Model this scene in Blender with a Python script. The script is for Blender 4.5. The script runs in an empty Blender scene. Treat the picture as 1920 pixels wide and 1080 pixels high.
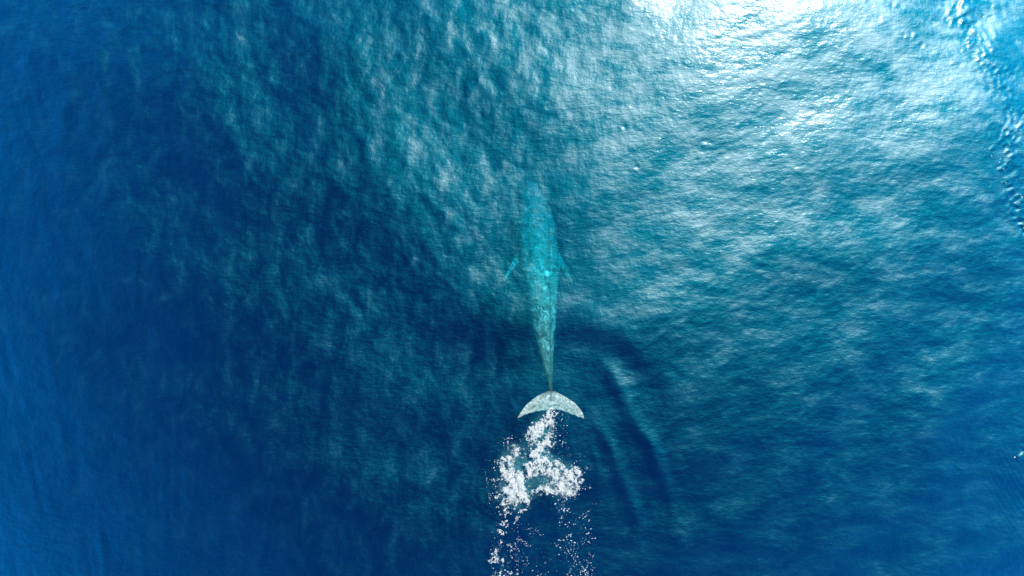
import bpy, bmesh, math, random
import numpy as np
from mathutils import Vector

rng = np.random.default_rng(11)
random.seed(11)
S = bpy.context.scene
C = S.collection

# ------------------------------------------------------------------ camera, sky, sun, exposure
PX = 0.033                      # metres of sea surface per photograph pixel
H = 1280 * PX                   # height of the drone above the water (24 mm lens)
cam = bpy.data.cameras.new('camera'); cam.lens = 24; cam.sensor_width = 36
cam.clip_start = 0.5; cam.clip_end = 20000
camo = bpy.data.objects.new('camera', cam); C.objects.link(camo)
camo.location = (0, 0, H); camo.rotation_euler = (0, 0, 0)
S.camera = camo


def P(px, py, z=0.0):
    """photo pixel -> world position on the horizontal plane at height z"""
    k = PX * (H - z) / H
    return ((px - 960) * k, (540 - py) * k, z)


SUN = Vector((P(1450, 0)[0], P(0, -130)[1], H)).normalized()   # towards the sun
elev = math.asin(SUN.z); azim = math.atan2(SUN.x, SUN.y)

W = bpy.data.worlds.new('World'); S.world = W; W.use_nodes = True
wn = W.node_tree.nodes; wl = W.node_tree.links
bg = wn['Background']; bg.inputs['Strength'].default_value = 0.05
sk = wn.new('ShaderNodeTexSky'); sk.sky_type = 'NISHITA'; sk.sun_disc = False
sk.sun_elevation = elev; sk.sun_rotation = azim
sk.dust_density = 1.0; sk.ozone_density = 2.0
wl.new(sk.outputs[0], bg.inputs['Color'])

sl = bpy.data.lights.new('sun', 'SUN'); sl.energy = 4.5; sl.angle = math.radians(0.55); sl.color = (1, 0.98, 0.95)
so = bpy.data.objects.new('sun', sl); C.objects.link(so)
so.rotation_euler = SUN.to_track_quat('Z', 'Y').to_euler(); so.location = (10, 20, 60)

S.view_settings.view_transform = 'Standard'; S.view_settings.look = 'None'
S.view_settings.gamma = 1.0; S.view_settings.use_curve_mapping = False
S.view_settings.exposure = 0.0
cy = S.cycles
cy.use_denoising = False      # keep the fine grain of foam and ripples
cy.max_bounces = 8; cy.volume_bounces = 2; cy.transparent_max_bounces = 12
cy.diffuse_bounces = 2; cy.glossy_bounces = 2
cy.sample_clamp_indirect = 1.5; cy.sample_clamp_direct = 0.0
cy.caustics_reflective = False; cy.caustics_refractive = False


# ------------------------------------------------------------------ node helper
def mat(name):
    m = bpy.data.materials.new(name); m.use_nodes = True
    m.node_tree.nodes.clear()
    return m, m.node_tree.nodes, m.node_tree.links


def val(nodes, links, op, a, b=None, c=None, clamp=False):
    n = nodes.new('ShaderNodeMath'); n.operation = op; n.use_clamp = clamp
    for i, v in enumerate((a, b, c)):
        if v is None: continue
        if isinstance(v, (int, float)): n.inputs[i].default_value = v
        else: links.new(v, n.inputs[i])
    return n.outputs[0]


# ------------------------------------------------------------------ water material
def water_material():
    m, n, l = mat('sea_water')
    out = n.new('ShaderNodeOutputMaterial')
    geo = n.new('ShaderNodeNewGeometry')

    def noise(scale_vec, rot, scale, detail, rough, dist=0.0):
        mp = n.new('ShaderNodeMapping'); mp.inputs['Scale'].default_value = scale_vec
        mp.inputs['Rotation'].default_value = (0, 0, rot)
        l.new(geo.outputs['Position'], mp.inputs['Vector'])
        t = n.new('ShaderNodeTexNoise'); t.inputs['Scale'].default_value = scale
        t.inputs['Detail'].default_value = detail; t.inputs['Roughness'].default_value = rough
        t.inputs['Distortion'].default_value = dist
        l.new(mp.outputs[0], t.inputs['Vector'])
        return t.outputs['Fac']
    a = noise((1, 2.2, 1), math.radians(-14), 2.2, 3, 0.6, 0.3)
    b = noise((1.6, 1, 1), math.radians(8), 1.7, 2, 0.55)
    hgt = val(n, l, 'ADD', a, val(n, l, 'MULTIPLY', b, 0.8))
    bump = n.new('ShaderNodeBump'); bump.inputs['Strength'].default_value = 1.0
    bump.inputs['Distance'].default_value = 0.018
    l.new(hgt, bump.inputs['Height'])

    fr = n.new('ShaderNodeFresnel'); fr.inputs['IOR'].default_value = 1.333
    l.new(bump.outputs[0], fr.inputs['Normal'])

    # wind-ruffled and slick patches: the fine roughness of the surface varies
    pl_ = noise((1.0, 0.55, 1), math.radians(4), 1.0, 7, 0.66, 0.4)
    pr_ = noise((0.62, 1.35, 1), math.radians(16), 0.62, 7, 0.66, 0.4)
    sp = n.new('ShaderNodeSeparateXYZ'); l.new(geo.outputs['Position'], sp.inputs[0])
    mr = n.new('ShaderNodeMapRange'); mr.interpolation_type = 'SMOOTHSTEP'
    mr.inputs[1].default_value = -3; mr.inputs[2].default_value = 10; l.new(sp.outputs[0], mr.inputs[0])
    mx = n.new('ShaderNodeMix'); mx.data_type = 'FLOAT'
    l.new(mr.outputs[0], mx.inputs[0]); l.new(pl_, mx.inputs[2]); l.new(pr_, mx.inputs[3])
    ruffle = val(n, l, 'MULTIPLY', val(n, l, 'SUBTRACT', mx.outputs[0], 0.5), 2.0)

    def gloss(rough, tint, k, vary=0.0):
        g = n.new('ShaderNodeBsdfAnisotropic'); g.distribution = 'BECKMANN'
        rg_ = val(n, l, 'MAXIMUM', val(n, l, 'ADD', rough, val(n, l, 'MULTIPLY', ruffle, vary)), 0.05)
        l.new(rg_, g.inputs['Roughness'])
        kk = val(n, l, 'MULTIPLY', k, val(n, l, 'POWER', val(n, l, 'DIVIDE', rg_, rough), 4.0 if vary else 0.0))
        vm = n.new('ShaderNodeVectorMath'); vm.operation = 'SCALE'
        vm.inputs[0].default_value = tint
        l.new(val(n, l, 'MULTIPLY', fr.outputs[0], kk, clamp=True), vm.inputs['Scale'])
        l.new(vm.outputs[0], g.inputs['Color'])
        l.new(bump.outputs[0], g.inputs['Normal'])
        return g.outputs[0]

    def slant():
        # blue diffuse tint standing in for light from the upper water, stronger the more slantwise it is seen
        lw = n.new('ShaderNodeLayerWeight'); lw.inputs['Blend'].default_value = 0.5
        l.new(bump.outputs[0], lw.inputs['Normal'])
        k = val(n, l, 'MULTIPLY', val(n, l, 'POWER', lw.outputs['Facing'], 2.0), 2.4, clamp=True)
        g = n.new('ShaderNodeBsdfDiffuse')
        vm = n.new('ShaderNodeVectorMath'); vm.operation = 'SCALE'; vm.inputs[0].default_value = (0, 0.36, 1.0)
        l.new(k, vm.inputs['Scale']); l.new(vm.outputs[0], g.inputs['Color'])
        return g.outputs[0]

    def add(*s):
        r = s[0]
        for q in s[1:]:
            d = n.new('ShaderNodeAddShader'); l.new(r, d.inputs[0]); l.new(q, d.inputs[1]); r = d.outputs[0]
        return r
    tr = n.new('ShaderNodeBsdfTransparent'); tr.inputs['Color'].default_value = (0.96, 0.97, 0.97, 1)
    l.new(add(tr.outputs[0],
              gloss(0.13, (1, 1, 1), 0.24),
              gloss(0.335, (1, 0.88, 0.84), 0.98, 0.27),
              gloss(0.49, (0.0, 0.83, 1.0), 3.4, 0.13), slant()), out.inputs['Surface'])
    ab = n.new('ShaderNodeVolumeAbsorption'); ab.inputs['Color'].default_value = (0.10, 0.900, 0.955, 1)
    ab.inputs['Density'].default_value = 1.0
    sc = n.new('ShaderNodeVolumeScatter'); sc.inputs['Color'].default_value = (0.0, 0.0065, 0.021, 1)
    sc.inputs['Density'].default_value = 1.0; sc.inputs['Anisotropy'].default_value = 0.0
    l.new(add(ab.outputs[0], sc.outputs[0]), out.inputs['Volume'])
    return m


# ------------------------------------------------------------------ sea surface heights (m) on a regular grid
STEP = 0.08
XH, YH = 42.0, 27.0
xi = np.arange(-XH, XH + 1e-6, STEP); yi = np.arange(-YH, YH + 1e-6, STEP)
NX, NY = len(xi), len(yi)
GX, GY = np.meshgrid(xi, yi)                       # [NY, NX]
PXX = GX / PX + 960; PYY = 540 - GY / PX           # the same points counted in photo pixels


def sea_noise(lmin, lmax, slope, theta=0.0, aniso=0.0, spread=2.0, seed=0):
    """gaussian sea of wavelengths lmin..lmax with rms slope; theta = direction the waves run, aniso 0..1"""
    r = np.random.default_rng(seed)
    w = r.standard_normal((NY, NX))
    F = np.fft.fft2(w)
    kx = np.fft.fftfreq(NX, STEP)[None, :]; ky = np.fft.fftfreq(NY, STEP)[:, None]
    k = np.hypot(kx, ky) + 1e-9
    lam = 1 / k
    band = np.exp(-0.5 * (np.log(lam / math.sqrt(lmin * lmax)) / (0.5 * math.log(lmax / lmin) * 0.8)) ** 2)
    amp = band * k ** -2.0
    c = np.abs(np.cos(np.arctan2(ky, kx) - theta))
    amp = amp * ((1 - aniso) + aniso * c ** (2 * spread))
    h = np.real(np.fft.ifft2(F * amp))
    gy, gx = np.gradient(h, STEP)
    return h * slope / math.sqrt((gx ** 2 + gy ** 2).mean())


def sstep(a, b, x):
    t = np.clip((x - a) / (b - a), 0, 1); return t * t * (3 - 2 * t)


R = math.radians


def warp_(seed):
    w_ = sea_noise(4, 9, 1.0, 0, 0, 1, 50 + seed); return w_ / w_.std()


right = sstep(820, 1250, PXX + 0.35 * (PYY - 540))              # 0 on the left of the photo, 1 on the right
low = sstep(420, 900, PYY + 0.25 * (960 - PXX))                   # towards the lower left
swell = sea_noise(6, 20, 0.036, R(60), 0.7, 2, 1)
swell_b = sea_noise(4, 12, 0.025, R(118), 0.75, 2, 2)
chop_l = sea_noise(0.7, 3.2, 0.028, R(12), 0.55, 2, 3)            # upright ripples on the left
chop_r = sea_noise(0.5, 2.6, 0.015, R(105), 0.62, 2, 4)           # lying ripples on the right
fine_l = sea_noise(0.3, 1.0, 0.018, R(70), 0.5, 2, 5)
fine_r = sea_noise(0.3, 0.9, 0.017, R(108), 0.7, 3, 6)
Z = swell * (1 - right) * 0.9 + swell_b * (0.35 + 0.55 * right)
Z += (chop_l * (1 - right) + chop_r * right) * (1 - 0.62 * low * (1 - 0.45 * right))
Z += (fine_l * (1 - right) + fine_r * right) * (1 - 0.35 * low)
# long faint streaks fanning out over the lower left
fr_ = np.random.default_rng(7)
fan_a = np.arctan2(PXX - 310, 1870 - PYY); fan_r = np.hypot(PXX - 310, 1870 - PYY)
fan = np.zeros_like(Z)
for _ in range(70):
    f_ = fr_.uniform(90, 330); g_ = fr_.normal(0, .006)
    fan += np.sin(fan_a * f_ + fan_r * g_ + fr_.uniform(0, 6.3)) / f_ ** .9
gy_, gx_ = np.gradient(fan, STEP)
fan *= (0.6 + 0.5 * np.clip(warp_(1), -1, 1)) * 0.014 / math.sqrt((gx_ ** 2).mean())
Z += fan * low * (1 - right)

# waves running out from the beating fluke
cxp, cyp = 1005, 905
warp = sea_noise(4, 9, 1.0, 0, 0, 1, 8); warp = warp / warp.std()
dx, dy = PXX - cxp, PYY - cyp
rad = np.hypot(dx / 0.86, dy * 0.92) + warp * 17 + np.roll(warp, 150, 0) * 10
ang = np.arctan2(-dy, dx)
env = np.exp(-((rad - 245) / 120) ** 2) * np.clip(0.9 + 0.35 * np.roll(warp, 300, 1), 0.3, 1.5) * (0.55 + 0.45 * np.exp(-((ang - 0.7) / 1.1) ** 2))
lamw = 82.0
Z += 0.022 * lamw * PX / (2 * math.pi) * np.sin(2 * math.pi * rad / lamw + 0.6) * env
env2 = np.exp(-((rad - 110) / 40) ** 2) * 0.3
Z += 0.12 * 22 * PX / (2 * math.pi) * np.sin(2 * math.pi * rad / 22) * env2


# single longer waves pushed aside by the strokes of the tail
def swell_line(pts, w, A):
    global Z
    p = np.array(pts, float)
    for _ in range(3):
        q = np.empty((2 * len(p) - 2, 2)); q[0::2] = .75 * p[:-1] + .25 * p[1:]; q[1::2] = .25 * p[:-1] + .75 * p[1:]
        p = np.vstack((p[:1], q, p[-1:]))
    wx = PXX + np.roll(warp, 90, 0) * 6; wy = PYY + np.roll(warp, 220, 1) * 6
    L = np.concatenate(([0], np.cumsum(np.hypot(*(p[1:] - p[:-1]).T)))); T = L[-1]
    best = np.full(Z.shape, 1e9); tt = np.zeros(Z.shape)
    for k in range(len(p) - 1):
        d = p[k + 1] - p[k]; t = np.clip(((wx - p[k, 0]) * d[0] + (wy - p[k, 1]) * d[1]) / (d @ d + 1e-9), 0, 1)
        q = np.hypot(wx - p[k, 0] - t * d[0], wy - p[k, 1] - t * d[1])
        m = q < best; best[m] = q[m]; tt[m] = (L[k] + t[m] * (L[k + 1] - L[k])) / T
    prof = np.exp(-(best / w) ** 2) - .35 * np.exp(-(best / (2.2 * w)) ** 2)
    Z += A * prof * np.sin(np.pi * np.clip(tt, 0.02, .98)) ** .7 * np.clip(1 + .35 * np.roll(warp, 400, 1), .4, 1.6)


swell_line([(900, 640), (960, 600), (1030, 588), (1100, 595), (1170, 630), (1230, 680), (1272, 740), (1300, 800)], 24, .085)
swell_line([(1090, 668), (1145, 715), (1190, 775), (1222, 845), (1250, 920), (1268, 1010)], 18, .12)
swell_line([(1098, 760), (1135, 812), (1162, 880), (1180, 970), (1190, 1050)], 12, .07)
swell_line([(1105, 820), (1125, 870), (1135, 930)], 6, .03)
swell_line([(1010, 655), (950, 672), (900, 712), (868, 770), (852, 850), (848, 930)], 17, .09)
swell_line([(962, 772), (930, 805), (912, 860), (905, 930)], 8, .04)
swell_line([(850, 740), (800, 840), (740, 960), (700, 1060)], 16, .06)
swell_line([(900, 860), (880, 950), (850, 1050)], 11, .045)
swell_line([(1330, 700), (1360, 800), (1370, 900)], 22, .05)

# surface around the body tilted away from the sun to darken the water
lean = np.exp(-(((PXX - 1020) * .7 + (PYY - 640) * .25) / 170) ** 2 - ((PYY - 645) / 95) ** 2)
lean2 = np.exp(-((PXX - 1080) / 270) ** 2 - ((PYY - 830) / 230) ** 2)
Z += 0.045 * lean2 * (1 - lean) * ((GX - P(1080, 0)[0]) * 0.46 + (GY - P(0, 830)[1]) * 0.89)
Z += 0.14 * lean * ((GX - P(1040, 0)[0]) * 0.46 + (GY - P(0, 640)[1]) * 0.89)


# surface beyond the ripple front tilted towards the sun to brighten it
lean3 = np.exp(-((PXX - 1905) / 170) ** 2 - ((PYY - 130) / 230) ** 2)
Z -= 0.085 * lean3 * ((GX - P(1905, 0)[0]) * 0.46 + (GY - P(0, 130)[1]) * 0.89)


# fine ring ripples near the right edge
def rings(cx, cy, bx, by, sx, sy, lam, slope, wob=1.0):
    r_ = np.hypot(PXX - cx, PYY - cy) + warp * wob
    e = np.exp(-((PXX - bx) / sx) ** 2 - ((PYY - by) / sy) ** 2)
    return slope * lam * PX / (2 * math.pi) * np.sin(2 * math.pi * r_ / lam) * e


Z += rings(2120, -60, 1765, 190, 90, 90, 11, 0.05, 3)
Z += rings(2120, -60, 1850, 60, 70, 120, 17, 0.045, 4)
Z += rings(2330, 640, 1895, 900, 55, 150, 10, 0.06, 3)
Z += rings(2330, 640, 1870, 640, 60, 120, 12, 0.06, 3)

# broken glitter line down the right edge
line = np.array([(1775, -40), (1795, 20), (1830, 60), (1850, 130), (1885, 180), (1888, 250), (1895, 320), (1892, 370), (1912, 420), (1935, 470)], float)
dl = np.full(PXX.shape, 1e9)
for (a0, a1) in zip(line[:-1], line[1:]):
    d = a1 - a0; t = np.clip(((PXX - a0[0]) * d[0] + (PYY - a0[1]) * d[1]) / (d @ d), 0, 1)
    dl = np.minimum(dl, np.hypot(PXX - a0[0] - t * d[0], PYY - a0[1] - t * d[1]))
spk = sea_noise(0.28, 0.7, 0.09, R(35), 0.3, 2, 9)
Z += spk * np.exp(-(dl / 15) ** 2)
Z += sea_noise(0.6, 1.6, 0.03, R(35), 0.4, 2, 10) * np.exp(-(dl / 30) ** 2)

# calm over the fluke and back
calm = np.exp(-((PXX - 1030) / 85) ** 2 - ((PYY - 700) / 130) ** 2)
Z *= 1 - 0.6 * calm
Z *= 1 - 0.85 * np.exp(-((PXX - 1033) / 80) ** 4 - ((PYY - 755) / 45) ** 4)

# smooth backs of waves tilted so that they mirror the sun
for (gx_, gy_, rx_, ry_, k_) in ((1218, -22, 62, 44, .95), (1795, 8, 30, 26, .7), (1855, 60, 22, 34, .5)):
    x0, y0, _ = P(gx_, gy_)
    hv = (Vector((-x0, -y0, H)).normalized() + SUN).normalized()
    e = np.exp(-((PXX - gx_) / rx_) ** 2 - ((PYY - gy_) / ry_) ** 2) * k_
    Z += (-hv.x / hv.z * (GX - x0) - hv.y / hv.z * (GY - y0)) * e

BLOTS = ((90, 1793, 12, 17, 9, .3, 5), (40, 1785, 30, 10, 8, .8, 4), (30, 1828, 52, 14, 4, 1.0, 4), (26, 1842, 42, 10, 3, 1.0, 3), (16, 1862, 30, 8, 2.5, 1.1, 3.5),
                                  (30, 1818, 75, 9, 5, .9, 3), (24, 1828, 112, 4, 9, .2, 2.2), (30, 1845, 95, 13, 12, .5, 1.4), (24, 1858, 120, 10, 12, .5, 1.5), (40, 1880, 140, 14, 12, .4, 1.8),
                                  (24, 1866, 168, 14, 10, .4, 1.4), (40, 1888, 240, 14, 9, .6, 2.4), (50, 1880, 262, 14, 12, .9, 2.6), (34, 1905, 235, 9, 12, 1.0, 2.8), (34, 1882, 290, 6, 14, .2, 2.4),
                                  (20, 1872, 310, 5, 6, .3, 1.8), (40, 1892, 345, 10, 14, .2, 2.4), (26, 1908, 366, 10, 4, .8, 3.4), (24, 1896, 385, 4, 10, .2, 1.8), (30, 1908, 412, 10, 6, -.7, 2.2),
                                  (30, 1916, 205, 6, 14, 1.1, 2.0), (30, 1870, 220, 18, 16, .5, 1.2), (10, 1913, 854, 5, 2, .7, 1.6))


def mirror_patch(px, py, rx, ry, a, k):
    """a facet of the ripple front tilted so that it throws the sun at the drone"""
    x0, y0, _ = P(px, py)
    hv = (Vector((-x0, -y0, H)).normalized() + SUN).normalized()
    i = int((x0 + XH) / STEP); j = int((y0 + YH) / STEP); q = int(2.6 * max(rx, ry) * PX / STEP) + 2
    if j + q >= NY or j - q < 0 or i + q >= NX: return
    sl_ = (slice(j - q, j + q), slice(i - q, i + q))
    ax, ay = GX[sl_] - x0, GY[sl_] - y0
    u = (ax * math.cos(a) + ay * math.sin(a)) / (rx * PX); v = (-ax * math.sin(a) + ay * math.cos(a)) / (ry * PX)
    Z[sl_] += k * (-hv.x / hv.z * ax - hv.y / hv.z * ay) * np.exp(-u * u - v * v)


for (q_, bx, by, sx_, sy_, a_, r1_) in BLOTS:
    for _ in range(max(2, int(q_ * .42))):
        u_, v_ = random.gauss(0, sx_ * 1.1), random.gauss(0, sy_ * 1.1)
        r_ = random.uniform(1.8, 2.4 + r1_ * .7)
        mirror_patch(bx + u_ * math.cos(a_) + v_ * math.sin(a_), by - u_ * math.sin(a_) + v_ * math.cos(a_),
                     r_ * random.uniform(1.2, 2.4), r_, a_ + random.gauss(0, .35), random.uniform(.55, .95))

# single steep ripples that catch the sun
need_k = 1.0
for (gx_, gy_, s_) in ((1168, 240, 5), (1323, 268, 5), (1193, 317, 4.5), (1232, 284, 3.5), (1267, 72, 4.5), (1343, 64, 4), (1405, 62, 4),
                       (1415, 44, 4), (1430, 157, 4), (1427, 175, 4.5), (1424, 196, 3.5), (1471, 166, 3), (1489, 179, 3), (1512, 8, 7),
                       (1498, 34, 4), (1614, 44, 3.5), (1651, 40, 5), (1676, 10, 5), (1697, 68, 4), (1711, 66, 4.5), (1731, 86, 5), (1274, 217, 3), (1237, 208, 3), (1026, 511, 3.0), (1027, 517, 2.2), (1021, 541, 1.8)):
    x0, y0, _ = P(gx_, gy_)
    V = Vector((-x0, -y0, H)).normalized(); hv = (V + SUN).normalized()
    need = (-hv.x / hv.z, -hv.y / hv.z)
    i = int((x0 + XH) / STEP); j = int((y0 + YH) / STEP)
    sg = max(0.13, s_ * PX * 1.2)
    q = int(4 * sg / STEP) + 2
    if j + q >= NY or j - q < 0: continue
    slc = (slice(j - q, j + q), slice(i - q, i + q))
    cur = ((Z[j, i + 1] - Z[j, i - 1]) / (2 * STEP), (Z[j + 1, i] - Z[j - 1, i]) / (2 * STEP))
    ax, ay = GX[slc] - x0, GY[slc] - y0
    e = np.exp(-((ax ** 2 + ay ** 2) / (sg * sg)) ** 1.3)
    Z[slc] = Z[slc] * (1 - e) + (Z[j, i] + need[0] * ax + need[1] * ay) * e

# die out towards the rim of the detailed patch, where the open sea goes on
rim = sstep(0, 3.0, np.minimum(XH - np.abs(GX), YH - np.abs(GY)))
Z *= rim


def zwater(x, y):
    fx = (x + XH) / STEP; fy = (y + YH) / STEP
    i = np.clip(np.floor(fx).astype(int), 0, NX - 2); j = np.clip(np.floor(fy).astype(int), 0, NY - 2)
    u = fx - i; v = fy - j
    return (Z[j, i] * (1 - u) * (1 - v) + Z[j, i + 1] * u * (1 - v) + Z[j + 1, i] * (1 - u) * v + Z[j + 1, i + 1] * u * v)


def mesh_from(name, verts, quads, smooth=True):
    me = bpy.data.meshes.new(name)
    verts = np.asarray(verts, np.float32); quads = np.asarray(quads, np.int32)
    k = quads.shape[1]
    me.vertices.add(len(verts)); me.vertices.foreach_set('co', verts.ravel())
    me.loops.add(quads.size); me.loops.foreach_set('vertex_index', quads.ravel())
    me.polygons.add(len(quads)); me.polygons.foreach_set('loop_start', np.arange(0, quads.size, k, dtype=np.int32))
    me.polygons.foreach_set('loop_total', np.full(len(quads), k, np.int32))
    me.polygons.foreach_set('use_smooth', np.full(len(quads), smooth))
    me.update(calc_edges=True)
    return me


def build_water():
    g = []; s = STEP; p = 0.0
    while p < 3000: s *= 1.16; p += s; g.append(p)
    g = np.array(g)
    xs = np.concatenate((-XH - g[::-1], xi, xi[-1] + g)); ys = np.concatenate((-YH - g[::-1], yi, yi[-1] + g))
    n = len(g); nx, ny = len(xs), len(ys)
    ZZ = np.zeros((ny, nx)); ZZ[n:n + NY, n:n + NX] = Z
    X, Y = np.meshgrid(xs, ys)
    V = np.stack((X, Y, ZZ), -1).reshape(-1, 3)
    idx = np.arange(nx * ny).reshape(ny, nx)
    Q = np.stack((idx[:-1, :-1], idx[:-1, 1:], idx[1:, 1:], idx[1:, :-1]), -1).reshape(-1, 4)
    # closed body of water: skirt and floor as coarse quads following the rim
    rimi = np.concatenate((idx[0, :-1], idx[:-1, -1], idx[-1, :0:-1], idx[:0:-1, 0]))
    nb = len(rimi); base = len(V)
    B = V[rimi].copy(); B[:, 2] = -75
    cen = np.array([[0, 0, -75.0]])
    V = np.concatenate((V, B, cen)); bi = base + np.arange(nb)
    skirt = np.stack((rimi, bi, np.roll(bi, -1), np.roll(rimi, -1)), -1)
    # floor: pairs of rim edges fanned to the centre (nb is even)
    a = bi[0::2]; b = bi[1::2]; c = np.roll(bi, -2)[0::2]
    floor = np.stack((np.full(len(a), base + nb), c, b, a), -1)
    Q = np.concatenate((Q, skirt, floor))
    me = mesh_from('water', V, Q)
    me.materials.append(water_material())
    o = bpy.data.objects.new('water', me); C.objects.link(o); o['kind'] = 'structure'
    return o


build_water()

# deep sea floor far below, hardly any light returns from it
m, n, l = mat('sea_bed')
out = n.new('ShaderNodeOutputMaterial'); d = n.new('ShaderNodeBsdfDiffuse'); d.inputs['Color'].default_value = (0.05, 0.06, 0.06, 1)
l.new(d.outputs[0], out.inputs[0])
me = mesh_from('seabed', [(-2900, -2900, -70), (2900, -2900, -70), (2900, 2900, -70), (-2900, 2900, -70)], [(0, 1, 2, 3)])
me.materials.append(m)
o = bpy.data.objects.new('seabed', me); C.objects.link(o); o['kind'] = 'structure'


# ------------------------------------------------------------------ whale
def whale_material():
    m, n, l = mat('whale_skin')
    out = n.new('ShaderNodeOutputMaterial'); pb = n.new('ShaderNodeBsdfPrincipled')
    pb.inputs['Roughness'].default_value = 0.6; pb.inputs['Specular IOR Level'].default_value = 0.06
    geo = n.new('ShaderNodeNewGeometry')
    sep = n.new('ShaderNodeSeparateXYZ'); l.new(geo.outputs['Position'], sep.inputs[0])

    def noise(scale, detail, rough, sv=(1, 1, 1), dist=0):
        mp = n.new('ShaderNodeMapping'); mp.inputs['Scale'].default_value = sv
        l.new(geo.outputs['Position'], mp.inputs['Vector'])
        t = n.new('ShaderNodeTexNoise'); t.inputs['Scale'].default_value = scale; t.inputs['Detail'].default_value = detail
        t.inputs['Roughness'].default_value = rough; t.inputs['Distortion'].default_value = dist
        l.new(mp.outputs[0], t.inputs['Vector']); return t.outputs['Fac']

    def ramp(f, *st):
        r = n.new('ShaderNodeValToRGB'); l.new(f, r.inputs[0])
        e = r.color_ramp.elements
        while len(e) < len(st): e.new(0.5)
        for q, (p, c) in zip(e, st): q.position = p; q.color = (*c, 1) if len(c) == 3 else c
        return r.outputs['Color']

    def mix(f, a, b):
        x = n.new('ShaderNodeMix'); x.data_type = 'RGBA'
        if isinstance(f, float): x.inputs[0].default_value = f
        else: l.new(f, x.inputs[0])
        for k, v in ((6, a), (7, b)):
            if isinstance(v, tuple): x.inputs[k].default_value = (*v, 1)
            else: l.new(v, x.inputs[k])
        return x.outputs[2]
    base = ramp(noise(2.6, 6, 0.7, (1, .55, 1), .4), (0.36, (.045, .07, .07)), (0.5, (.15, .20, .205)), (0.66, (.30, .36, .36)))
    # net of bright caustic lines painted into the skin colour
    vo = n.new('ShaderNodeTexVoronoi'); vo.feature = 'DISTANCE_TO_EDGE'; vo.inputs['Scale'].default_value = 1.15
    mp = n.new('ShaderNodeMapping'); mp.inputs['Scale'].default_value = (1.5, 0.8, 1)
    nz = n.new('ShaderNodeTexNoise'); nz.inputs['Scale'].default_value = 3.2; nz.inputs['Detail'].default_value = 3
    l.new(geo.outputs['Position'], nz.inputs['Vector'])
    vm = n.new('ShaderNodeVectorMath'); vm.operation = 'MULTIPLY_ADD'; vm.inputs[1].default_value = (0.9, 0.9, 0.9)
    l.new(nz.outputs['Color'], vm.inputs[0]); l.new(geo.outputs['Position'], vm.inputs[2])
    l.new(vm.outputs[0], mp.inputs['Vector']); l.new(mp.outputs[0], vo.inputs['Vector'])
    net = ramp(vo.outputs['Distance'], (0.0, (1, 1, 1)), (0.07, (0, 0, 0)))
    caustic_f = val(n, l, 'MULTIPLY', net, val(n, l, 'MULTIPLY_ADD', noise(1.1, 3, .6), 3.6, -1.1, clamp=True))
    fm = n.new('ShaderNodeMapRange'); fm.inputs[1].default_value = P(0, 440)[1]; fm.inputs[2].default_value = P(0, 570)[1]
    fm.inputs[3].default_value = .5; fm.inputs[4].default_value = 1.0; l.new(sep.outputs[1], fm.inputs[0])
    caustic_f = val(n, l, 'MULTIPLY', caustic_f, fm.outputs[0])
    col = mix(caustic_f, base, (.70, .76, .76))
    # dark narrow tail stock
    y0 = P(0, 655)[1]; y1 = P(0, 705)[1]; y2 = P(0, 733)[1]; y3 = P(0, 742)[1]
    t1 = n.new('ShaderNodeMapRange'); t1.inputs[1].default_value = y0; t1.inputs[2].default_value = y1; l.new(sep.outputs[1], t1.inputs[0])
    t2 = n.new('ShaderNodeMapRange'); t2.inputs[1].default_value = y2; t2.inputs[2].default_value = y3; l.new(sep.outputs[1], t2.inputs[0])
    dark = mix(ramp(noise(7, 4, .7), (.4, (0, 0, 0)), (.62, (1, 1, 1))), (.004, .012, .014), (.055, .09, .085))
    col = mix(val(n, l, 'MULTIPLY', t1.outputs[0], 0.94), col, dark)
    fl = ramp(noise(2.4, 7, 0.75, (1.3, 1.3, 1), 1.2), (0.36, (.13, .16, .13)), (0.49, (.38, .40, .37)), (0.62, (.76, .78, .74)))
    col = mix(t2.outputs[0], col, fl)
    # dark keel line along the middle of the flukes
    km = n.new('ShaderNodeMapRange'); km.inputs[1].default_value = .10; km.inputs[2].default_value = .02
    l.new(val(n, l, 'ABSOLUTE', val(n, l, 'SUBTRACT', sep.outputs[0], P(1033, 0, -.3)[0])), km.inputs[0])
    ky = n.new('ShaderNodeMapRange'); ky.inputs[1].default_value = P(0, 760)[1]; ky.inputs[2].default_value = P(0, 745)[1]
    l.new(sep.outputs[1], ky.inputs[0])
    col = mix(val(n, l, 'MULTIPLY', val(n, l, 'MULTIPLY', km.outputs[0], ky.outputs[0]), .7), col, (.05, .08, .08))
    # white sun glint painted on the back, with lesser pale spots
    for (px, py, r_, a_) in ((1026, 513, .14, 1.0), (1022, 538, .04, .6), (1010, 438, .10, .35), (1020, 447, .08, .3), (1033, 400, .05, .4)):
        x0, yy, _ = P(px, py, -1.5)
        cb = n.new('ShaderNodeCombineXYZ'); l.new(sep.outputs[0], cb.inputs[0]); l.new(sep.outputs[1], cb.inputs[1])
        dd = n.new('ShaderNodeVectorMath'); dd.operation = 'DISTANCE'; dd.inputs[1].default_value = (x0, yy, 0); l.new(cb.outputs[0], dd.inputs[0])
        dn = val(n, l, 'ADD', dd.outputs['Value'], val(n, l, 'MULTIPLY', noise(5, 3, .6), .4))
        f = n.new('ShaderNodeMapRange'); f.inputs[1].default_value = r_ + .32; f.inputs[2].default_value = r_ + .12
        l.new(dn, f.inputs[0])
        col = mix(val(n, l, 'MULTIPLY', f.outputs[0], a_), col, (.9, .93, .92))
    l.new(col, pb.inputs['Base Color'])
    bp = n.new('ShaderNodeBump'); bp.inputs['Distance'].default_value = 0.05; bp.inputs['Strength'].default_value = .8
    l.new(noise(6, 4, .6), bp.inputs['Height']); l.new(bp.outputs[0], pb.inputs['Normal'])
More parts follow.
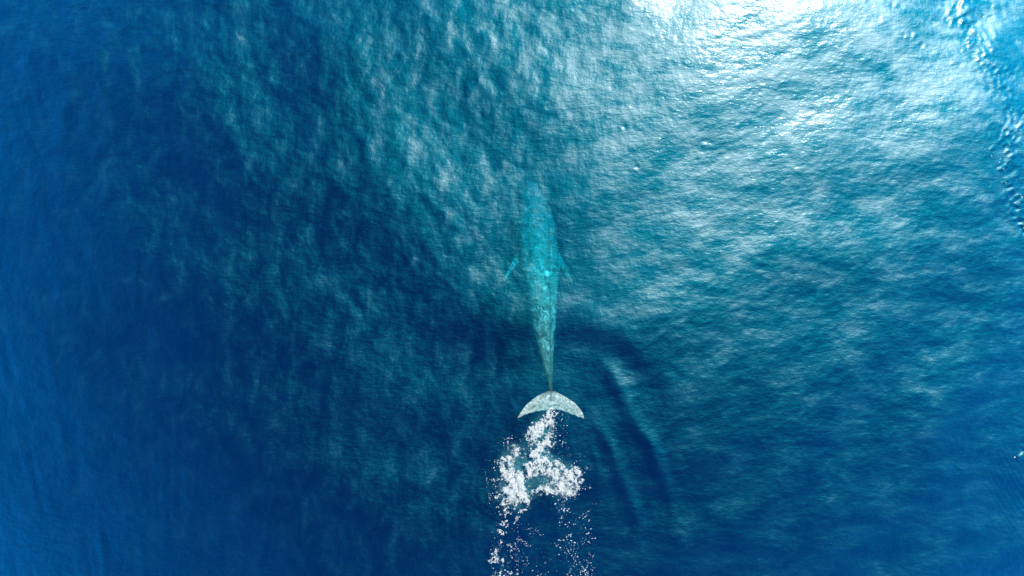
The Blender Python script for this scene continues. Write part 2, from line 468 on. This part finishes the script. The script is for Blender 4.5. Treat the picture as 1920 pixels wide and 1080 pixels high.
    l.new(pb.outputs[0], out.inputs[0])
    return m


def loft(bm, rings_, cap=True):
    vs = [[bm.verts.new(p) for p in r_] for r_ in rings_]
    k = len(vs[0])
    for a, b in zip(vs[:-1], vs[1:]):
        for i in range(k): bm.faces.new((a[i], a[(i + 1) % k], b[(i + 1) % k], b[i]))
    if cap: bm.faces.new(vs[0][::-1]); bm.faces.new(vs[-1])


def build_whale():
    bm = bmesh.new()
    st = [  # py, cx, half width px, centre depth, half height m
        (339, 997, 2.5, -3.6, .08), (346, 997.5, 10, -3.6, .28), (358, 999, 17, -3.55, .5), (375, 1001.5, 22.5, -3.4, .72),
        (398, 1005, 27, -3.15, .92), (425, 1007.5, 30.5, -2.85, 1.08), (455, 1008, 32.5, -2.55, 1.15), (490, 1013, 31.5, -2.2, 1.1),
        (520, 1016, 29, -1.95, 1.05), (550, 1016.5, 26.5, -1.72, 1.0), (580, 1018, 25, -1.5, .92), (610, 1019.5, 22.2, -1.28, .82),
        (640, 1021.5, 17.8, -1.08, .72), (670, 1024.5, 13.2, -.88, .6), (700, 1028.5, 8.2, -.66, .46), (718, 1031, 5.2, -.5, .32),
        (732, 1032.5, 4.0, -.38, .2), (745, 1033, 5.0, -.24, .12), (760, 1033, 4.0, -.21, .09), (769, 1033, 2.0, -.20, .05)]
    st = np.array(st, float)
    st[:, 2] *= 1 + .13 * np.exp(-((st[:, 0] - 460) / 90) ** 2)
    st[:, 3] -= 0.35 + 1.9 * np.clip((560 - st[:, 0]) / 220, 0, 1) ** 1.2
    st[-4:, 3] += (0.28, 0.35, 0.35, 0.35); st[-5:-4, 3] += .12
    ys = np.concatenate((np.linspace(339, 350, 6)[:-1], np.linspace(350, 769, 110)))
    rg = []
    for y in ys:
        cx, hw, z, hh = [np.interp(y, st[:, 0], st[:, i]) for i in (1, 2, 3, 4)]
        x0, y0, _ = P(cx, y, z); hwm = hw * PX * (H - z) / H * (1 + .035 * math.sin(y * .31) * math.sin(y * .083 + 1) + .02 * math.sin(y * .57 + 2))
        knob = 0.035 * max(0, math.sin((y - 600) / 9.0)) ** 1.5 * (1 if 600 < y < 725 else 0)
        row = []
        for k in range(28):
            a = 2 * math.pi * k / 28
            c, s = math.cos(a), math.sin(a)
            row.append((x0 + hwm * math.copysign(abs(c) ** 0.92, c), y0, z + hh * s + (knob if k == 7 else 0) + (0.05 * (1 if s > .9 else 0) * min(1, hh))))
        rg.append(row)
    loft(bm, rg)
    # blowhole ridge and rostrum ridge on the head
    # flukes
    LE = np.array([(970, 784), (974, 776), (979.5, 767.5), (988, 757), (999, 748), (1012, 739.5), (1025, 733.5), (1033, 730), (1041, 733), (1054, 739.5), (1066, 747.2),
                   (1078, 755.2), (1088.5, 766.5), (1093.5, 776), (1096, 785.5)], float)
    TE = np.array([(970, 784.5), (975, 783.2), (982, 779.5), (990, 776.8), (1000, 774), (1012, 771.6), (1024, 770.5), (1030, 770.5), (1033, 767.5), (1036, 770), (1044, 769.5),
                   (1058, 772.5), (1070, 776.8), (1080, 781), (1090, 784.8), (1096, 786)], float)
    rg = []
    for x in np.concatenate((np.linspace(970.3, 1032, 34), np.linspace(1034, 1095.7, 34))):
        le = np.interp(x, LE[:, 0], LE[:, 1]); te = np.interp(x, TE[:, 0], TE[:, 1]); te = max(te, le + 0.5)
        s = abs(x - 1033) / 63
        zc = -.185 + .06 * s ** 1.5 + (0.02 * s if x < 1033 else 0)
        th = .085 * (1 - s) ** .8 + .028
        row = []
        for k in range(16):
            a = 2 * math.pi * k / 16
            t = .5 - .5 * math.cos(a)
            tt = math.sqrt(max(t, 0)) * (1 - t) * 1.8 + .22
            y = le + (te - le) * t
            xx, yy, _ = P(x, y, zc)
            zz = zc - 0.10 * t * (1 - s) + (1 if math.sin(a) >= 0 else -1) * th * min(1, tt) * abs(math.sin(a)) ** .5
            row.append((xx, yy, zz))
        rg.append(row)
    loft(bm, rg)

    # flippers
    def flipper(pts):
        rg = []
        for (px, py, wpx, z, th, dirx, diry) in pts:
            row = []
            for k in range(12):
                a = 2 * math.pi * k / 12
                x0, y0, _ = P(px + dirx * wpx * math.cos(a), py + diry * wpx * math.cos(a), z)
                row.append((x0, y0, z + th * math.sin(a)))
            rg.append(row)
        loft(bm, rg)
    flipper([(988, 464, 15, -3.2, .24, .25, .97), (975, 477, 10, -3.6, .2, .35, .93), (966, 491, 6.5, -3.3, .14, .5, .86), (957.5, 505, 4.4, -2.8, .1, .6, .8),
             (951.5, 515, 3.6, -2.4, .07, .7, .7), (947, 522, 3, -1.6, .05, .7, .7), (944.5, 527.5, .8, -1.4, .03, .7, .7)])
    flipper([(1032, 470, 15, -3.0, .24, -.25, .97), (1044, 482, 11, -3.6, .2, -.35, .93), (1052, 494, 7.5, -3.0, .14, -.5, .86), (1059.5, 506, 5, -2.6, .1, -.6, .8),
             (1065.5, 517, 3.4, -2.3, .07, -.7, .7), (1070, 525, 2.8, -1.5, .05, -.7, .7), (1073.5, 532, .8, -1.4, .03, -.7, .7)])
    bmesh.ops.triangulate(bm, faces=[f for f in bm.faces if len(f.verts) > 4])
    me = bpy.data.meshes.new('whale'); bm.to_mesh(me); bm.free()
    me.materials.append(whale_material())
    o = bpy.data.objects.new('whale', me); C.objects.link(o)
    md = o.modifiers.new('fuse', 'REMESH'); md.mode = 'VOXEL'; md.voxel_size = 0.032; md.use_smooth_shade = True
    sm = o.modifiers.new('smooth', 'SMOOTH'); sm.factor = .5; sm.iterations = 2
    # put the origin at the middle of the body
    ox, oy, oz = P(1016, 560, -1.6)
    for v in me.vertices: v.co -= Vector((ox, oy, oz))
    o.location = (ox, oy, oz)
    o['label'] = 'large mottled whale gliding under the sea surface with its pale flukes just breaking it'
    o['category'] = 'whale'
    return o


build_whale()


# ------------------------------------------------------------------ foam
def foam_material(name, hi, soft=False, amount=1.0):
    """air bubbles on or in the water: how densely they cover it comes from the mesh attribute 'cover'"""
    m, n, l = mat(name)
    out = n.new('ShaderNodeOutputMaterial'); df = n.new('ShaderNodeBsdfDiffuse')
    geo = n.new('ShaderNodeNewGeometry')
    t = n.new('ShaderNodeTexNoise'); t.inputs['Scale'].default_value = 7; t.inputs['Detail'].default_value = 6
    t.inputs['Roughness'].default_value = .65
    l.new(geo.outputs['Position'], t.inputs['Vector'])
    r = n.new('ShaderNodeValToRGB'); r.color_ramp.elements[0].position = .35; r.color_ramp.elements[1].position = .62
    r.color_ramp.elements[0].color = (hi[0] * .42, hi[1] * .55, hi[2] * .58, 1); r.color_ramp.elements[1].color = (*hi, 1)
    l.new(t.outputs['Fac'], r.inputs[0]); l.new(r.outputs[0], df.inputs['Color'])
    at = n.new('ShaderNodeAttribute'); at.attribute_name = 'cover'
    mp = n.new('ShaderNodeMapping'); mp.inputs['Scale'].default_value = (1, 1.7, 1); mp.inputs['Rotation'].default_value = (0, 0, .35)
    l.new(geo.outputs['Position'], mp.inputs['Vector'])
    t2 = n.new('ShaderNodeTexNoise'); t2.inputs['Scale'].default_value = 11 if not soft else 1.6; t2.inputs['Detail'].default_value = 5
    t2.inputs['Roughness'].default_value = .7; t2.inputs['Distortion'].default_value = .8
    l.new(mp.outputs[0], t2.inputs['Vector'])
    a = val(n, l, 'ADD', at.outputs['Fac'], val(n, l, 'MULTIPLY', val(n, l, 'SUBTRACT', t2.outputs['Fac'], .5), 1.5 if not soft else 1.0))
    mr = n.new('ShaderNodeMapRange'); mr.interpolation_type = 'SMOOTHSTEP'
    mr.inputs[1].default_value = -.02 if not soft else .1; mr.inputs[2].default_value = .92 if not soft else 1.3
    l.new(a, mr.inputs[0])
    tr = n.new('ShaderNodeBsdfTransparent'); mx = n.new('ShaderNodeMixShader')
    l.new(val(n, l, 'MULTIPLY', mr.outputs[0], amount), mx.inputs[0]); l.new(tr.outputs[0], mx.inputs[1]); l.new(df.outputs[0], mx.inputs[2])
    l.new(mx.outputs[0], out.inputs[0])
    return m


FOAM = foam_material('sea_foam', (.80, .84, .86))
BUBBLES = foam_material('drowned_bubbles', (.40, .66, .66), True, .50)
FLECK, n_, l_ = mat('foam_glint_fleck')
o_ = n_.new('ShaderNodeOutputMaterial'); d_ = n_.new('ShaderNodeBsdfDiffuse'); d_.inputs['Color'].default_value = (.70, .80, .84, 1)
l_.new(d_.outputs[0], o_.inputs[0])


def fft_noise(ny, nx, step, lmin, lmax, seed, ax=1.0, ay=1.0, power=-1.6):
    r = np.random.default_rng(seed); F = np.fft.fft2(r.standard_normal((ny, nx)))
    kx = np.fft.fftfreq(nx, step)[None, :] * ax; ky = np.fft.fftfreq(ny, step)[:, None] * ay
    k = np.hypot(kx, ky) + 1e-9
    a = np.where((k > 1 / lmax) & (k < 1 / lmin), k ** power, 0)
    h = np.real(np.fft.ifft2(F * a)); return h / h.std()


def samp(A, fy, fx):
    ny, nx = A.shape
    fx = np.clip(fx, 0, nx - 1.001); fy = np.clip(fy, 0, ny - 1.001)
    i = fx.astype(int); j = fy.astype(int); u = fx - i; v = fy - j
    return A[j, i] * (1 - u) * (1 - v) + A[j, i + 1] * u * (1 - v) + A[j + 1, i] * (1 - u) * v + A[j + 1, i + 1] * u * v


def build_foam():
    st = 0.022
    x0, x1 = P(895, 0)[0], P(1130, 0)[0]; y0, y1 = P(0, 1110)[1], P(0, 764)[1]
    xs = np.arange(x0, x1, st); ys = np.arange(y0, y1, st)
    X, Y = np.meshgrid(xs, ys); ny, nx = X.shape
    # foam outlines in the coordinates of the 3x enlargement (origin 860,720)
    U = ((X / PX + 960) - 860) * 3; Vv = ((540 - Y / PX) - 720) * 3
    w1 = fft_noise(ny, nx, st, .25, 1.6, 21); w2 = fft_noise(ny, nx, st, .25, 1.6, 22)
    f1 = fft_noise(ny, nx, st, .06, .3, 27); f2 = fft_noise(ny, nx, st, .06, .3, 28)
    U2 = U + w1 * 11 + f1 * 6; V2 = Vv + w2 * 11 + f2 * 5
    D = np.full(X.shape, -1.0)

    def ell(cx, cy, rx, ry, a, rot=0.0):
        nonlocal D
        c, s = math.cos(math.radians(rot)), math.sin(math.radians(rot))
        du, dv = U2 - cx, V2 - cy
        p = (du * c + dv * s) / rx; q = (-du * s + dv * c) / ry
        D = np.maximum(D, a * (1 - sstep(.55, 1.35, np.hypot(p, q))) - 1 + 0 * a + 0.0)

    def stroke(pts, w, a):
        nonlocal D
        pts = np.array(pts, float); d_ = np.full(X.shape, 1e9)
        for p, q in zip(pts[:-1], pts[1:]):
            e = q - p; t = np.clip(((U2 - p[0]) * e[0] + (V2 - p[1]) * e[1]) / (e @ e + 1e-9), 0, 1)
            d_ = np.minimum(d_, np.hypot(U2 - p[0] - t * e[0], V2 - p[1] - t * e[1]))
        D = np.maximum(D, a * (1 - sstep(.45, 1.5, d_ / w)) - 1)
    # stem behind the notch
    stroke([(526, 128), (520, 160), (508, 205)], 19, 2.1); stroke([(505, 205), (450, 250), (425, 300), (435, 350), (440, 400)], 30, 1.62); stroke([(510, 240), (500, 300), (480, 380)], 20, 1.35)
    stroke([(455, 200), (500, 212), (540, 218)], 11, 2.0); stroke([(528, 215), (532, 240)], 12, 1.9)
    ell(440, 250, 50, 32, 1.45); ell(425, 290, 28, 26, 1.6); stroke([(470, 240), (510, 270), (540, 290)], 8, 1.4)
    stroke([(400, 250), (395, 300), (420, 350), (440, 385)], 14, 1.5); ell(520, 345, 24, 30, 1.55); ell(470, 330, 45, 30, 1.1)
    ell(440, 398, 38, 28, 1.95); ell(455, 425, 22, 20, 1.8)
    # left mass
    ell(320, 385, 50, 48, 1.38); ell(285, 430, 45, 42, 1.45); ell(280, 510, 62, 56, 1.62); ell(300, 600, 60, 62, 1.68); ell(345, 560, 42, 62, 1.72)
    ell(350, 620, 58, 40, 1.6); ell(300, 670, 50, 35, 1.45); ell(355, 722, 30, 18, 1.7); ell(322, 760, 12, 28, 1.7); ell(268, 716, 18, 10, 1.7)
    # arc on the right
    stroke([(370, 500), (400, 465), (450, 440), (500, 425), (550, 445), (600, 478), (650, 505), (670, 540)], 24, 1.66)
    stroke([(380, 520), (430, 490), (500, 470), (560, 510)], 16, 1.4)
    ell(590, 480, 50, 28, 1.5, 25); ell(640, 520, 42, 34, 1.6); ell(560, 550, 70, 40, 1.38); ell(600, 600, 70, 42, 1.45); ell(500, 590, 60, 32, 1.5)
    ell(440, 605, 44, 26, 1.72); ell(620, 635, 36, 16, 1.6); ell(672, 585, 14, 34, 1.45); ell(390, 655, 30, 22, 1.4)
    ell(510, 505, 40, 26, 1.3)
    # trailing chain on the left and loose patches
    for (u, v, r_) in ((250, 778, 12), (262, 776, 8), (240, 838, 14), (234, 850, 9), (280, 832, 10), (218, 880, 8), (222, 905, 14), (205, 950, 10), (198, 968, 8), (188, 990, 12),
                       (240, 990, 12), (225, 985, 8), (250, 1000, 7), (248, 414, 7), (212, 632, 10), (165, 540, 8), (168, 560, 5), (242, 770, 9), (206, 540, 8), (275, 328, 7)):
        ell(u, v, r_, r_ * random.uniform(.8, 1.5), 1.75, random.uniform(-40, 40))
    for _ in range(16):
        a = random.uniform(0, 1); stroke([(680 + 50 * a + random.uniform(-12, 12), 420 + random.uniform(-20, 190)), (690 + 50 * a + random.uniform(-8, 8), 440 + random.uniform(-20, 190))][:1] * 2, 4, 1.4)
    # broken tissue: lace of ridges plus holes lying across
    la = fft_noise(ny, nx, st, .14, .6, 23, .8, 1.5); lb = fft_noise(ny, nx, st, .3, 1.3, 26, 1.2, .9)
    # torn films drawn out along the curls of the wake
    nb = fft_noise(500, 900, 1.0, 5, 40, 29); rr = np.hypot(U2 - 440, (Vv + w2 * 8 - 600) * 1.15)
    lc = samp(nb, rr * .95, (np.arctan2(Vv - 600, U2 - 440) + 3.2) * 42)
    lace = np.maximum(np.maximum(.5 - .95 * np.abs(la), .42 - 1.2 * np.abs(lb)), .5 - 1.0 * np.abs(lc))
    holes = fft_noise(ny, nx, st, .05, .9, 24, .7, 1.4, -1.25) * .20
    big = fft_noise(ny, nx, st, .5, 2.0, 25) * .16
    dd = D + .27 + lace * .62 + holes + big
    # hole in the ring
    hole = np.hypot((U2 - 425) / 48, (V2 - 557) / 24)
    dd -= 1.3 * (1 - sstep(.6, 1.15, hole))
    def sheet(name, cover, z, keep, material, label):
        kc = keep[:-1, :-1] & keep[1:, :-1] & keep[:-1, 1:] & keep[1:, 1:]
        idx = np.full(X.shape, -1); used = np.zeros(X.shape, bool)
        used[:-1, :-1] |= kc; used[1:, :-1] |= kc; used[:-1, 1:] |= kc; used[1:, 1:] |= kc
        idx[used] = np.arange(used.sum())
        V = np.stack((X[used], Y[used], z[used]), -1)
        j, i = np.nonzero(kc)
        me = mesh_from(name, V, np.stack((idx[j, i], idx[j, i + 1], idx[j + 1, i + 1], idx[j + 1, i]), -1))
        at = me.attributes.new('cover', 'FLOAT', 'POINT'); at.data.foreach_set('value', cover[used].astype(np.float32))
        me.materials.append(material)
        o = bpy.data.objects.new(name, me); C.objects.link(o)
        o['kind'] = 'stuff'; o['label'] = label; o['category'] = 'foam'
    c = dd - .18
    zz = zwater(X, Y) + .012 + .055 * np.sqrt(np.clip(c, 0, 1.2)) * (1 + .3 * holes)
    sheet('foam', c, zz, c > -.75, FOAM, 'churned white foam on the dark water behind the flukes')
    # clouds of bubbles beaten down below the surface
    g = np.clip(D + 1, 0, 1); k = 23
    for ax_ in (0, 1):
        for _ in range(2):
            cs = np.cumsum(np.concatenate((np.repeat(np.take(g, [0], ax_), k, ax_), g, np.repeat(np.take(g, [-1], ax_), k, ax_)), ax_), ax_)
            g = (np.take(cs, range(2 * k, 2 * k + g.shape[ax_]), ax_) - np.take(cs, range(0, g.shape[ax_]), ax_)) / (2 * k)
    sheet('bubbles', g * 1.3 - .2, -.42 - .25 * g + .04 * w1, g > .06, BUBBLES, 'pale cloud of bubbles just below the foam patch')


build_foam()


def flecks(name, label, cat, pts):
    """small irregular drops and shreds of foam floating on the surface, or flecks standing in for glints; pts = (px, py, radius px, stretch, angle)"""
    bm = bmesh.new(); bmesh.ops.create_icosphere(bm, subdivisions=1, radius=1)
    bv = np.array([v.co[:] for v in bm.verts]); bf = np.array([[v.index for v in f.verts] for f in bm.faces]); bm.free()
    VV = []; FF = []; b = 0
    for (px, py, r_, stt, a) in pts:
        x, y, _ = P(px, py); z = float(zwater(np.array([x]), np.array([y]))[0])
        v = bv * (1 + rng.uniform(-.35, .35, (len(bv), 1)))
        v = v * (r_ * PX * stt, r_ * PX, r_ * PX * .28)
        c, s = math.cos(a), math.sin(a)
        v = np.stack((v[:, 0] * c - v[:, 1] * s, v[:, 0] * s + v[:, 1] * c, v[:, 2]), -1) + (x, y, z + .05 * r_ * PX)
        VV.append(v); FF.append(bf + b); b += len(bv)
    me = mesh_from(name, np.concatenate(VV), np.concatenate(FF)); me.materials.append(FLECK)
    o = bpy.data.objects.new(name, me); C.objects.link(o)
    o['kind'] = 'stuff'; o['label'] = label; o['category'] = cat


def z3(u, v): return 860 + u / 3, 720 + v / 3


pts = []


def scatter(n_, u0, u1, v0, v1, rmin, rmax, dens=None):
    for _ in range(n_):
        u = random.uniform(u0, u1); v = random.uniform(v0, v1)
        if dens and random.random() > dens(u, v): continue
        px, py = z3(u, v)
        r_ = rmin + (rmax * .8 - rmin) * random.random() ** 4
        pts.append((px, py, r_, random.uniform(1, 2.2), random.gauss(0.1, .6)))


fn = fft_noise(400, 400, 1.0, 8, 90, 31); fn2 = fft_noise(400, 400, 1.0, 20, 200, 32)


def shred(u, v):
    """drops gather along thin wandering lines"""
    i, j = int((u - 100) * .5) % 400, int((v - 100) * .5 * .8) % 400
    return (.06 + .94 * math.exp(-(fn[j, i] / .22) ** 2)) * min(1, max(.1, .6 + .6 * fn2[j, i]))


scatter(6500, 520, 770, 630, 1090, .25, 1.5, lambda u, v: shred(u, v) * math.exp(-((u - 660) / 85) ** 2))
scatter(1900, 180, 340, 900, 1090, .25, 1.5, shred)
scatter(1900, 170, 320, 640, 960, .25, 1.6, lambda u, v: shred(u, v) * math.exp(-((u - 245 + .15 * (v - 640)) / 40) ** 2))
scatter(1800, 290, 560, 780, 1090, .2, 1.0, lambda u, v: shred(u, v) * .7)
scatter(1900, 620, 760, 390, 700, .25, 1.5, lambda u, v: shred(u, v) * math.exp(-((u - 670) / 55) ** 2))
scatter(800, 150, 250, 430, 700, .25, 1.4, shred)
scatter(700, 500, 620, 160, 440, .25, 1.2, shred)
scatter(700, 220, 420, 290, 430, .25, 1.5, shred)
for k in range(26):          # curl of drops at lower right
    t = k / 25; u = 600 + 55 * math.sin(t * 3.0); v = 930 + 150 * t
    px, py = z3(u + random.gauss(0, 4), v); pts.append((px, py, random.uniform(.3, .9), 1.6, 1.2))
for k in range(30):          # shreds, left of centre
    px, py = z3(330 + k * 2.6 + random.gauss(0, 5), 870 + k * 1.5 + random.gauss(0, 7)); pts.append((px, py, random.uniform(.2, .7), 2, -.4))
flecks('foam_flecks', 'scattered white drops and shreds of foam trailing behind the churned patch', 'foam flecks', pts)

pts = []  # white meshes added in place of sun glints along the ripple front
for (q_, px, py, sx, sy, a, r1) in BLOTS:
    for _ in range(int(q_ * .22)):
        u, v = random.gauss(0, sx * 1.2), random.gauss(0, sy * 1.2)
        pts.append((px + u * math.cos(a) + v * math.sin(a), py - u * math.sin(a) + v * math.cos(a), .3 + 1.0 * random.random() ** 3, random.uniform(1, 2.6), a + random.gauss(0, .4)))
flecks('glint_flecks', 'thin broken line of white flecks standing in for sun glints along the ripple front by the right edge', 'foam flecks', pts)
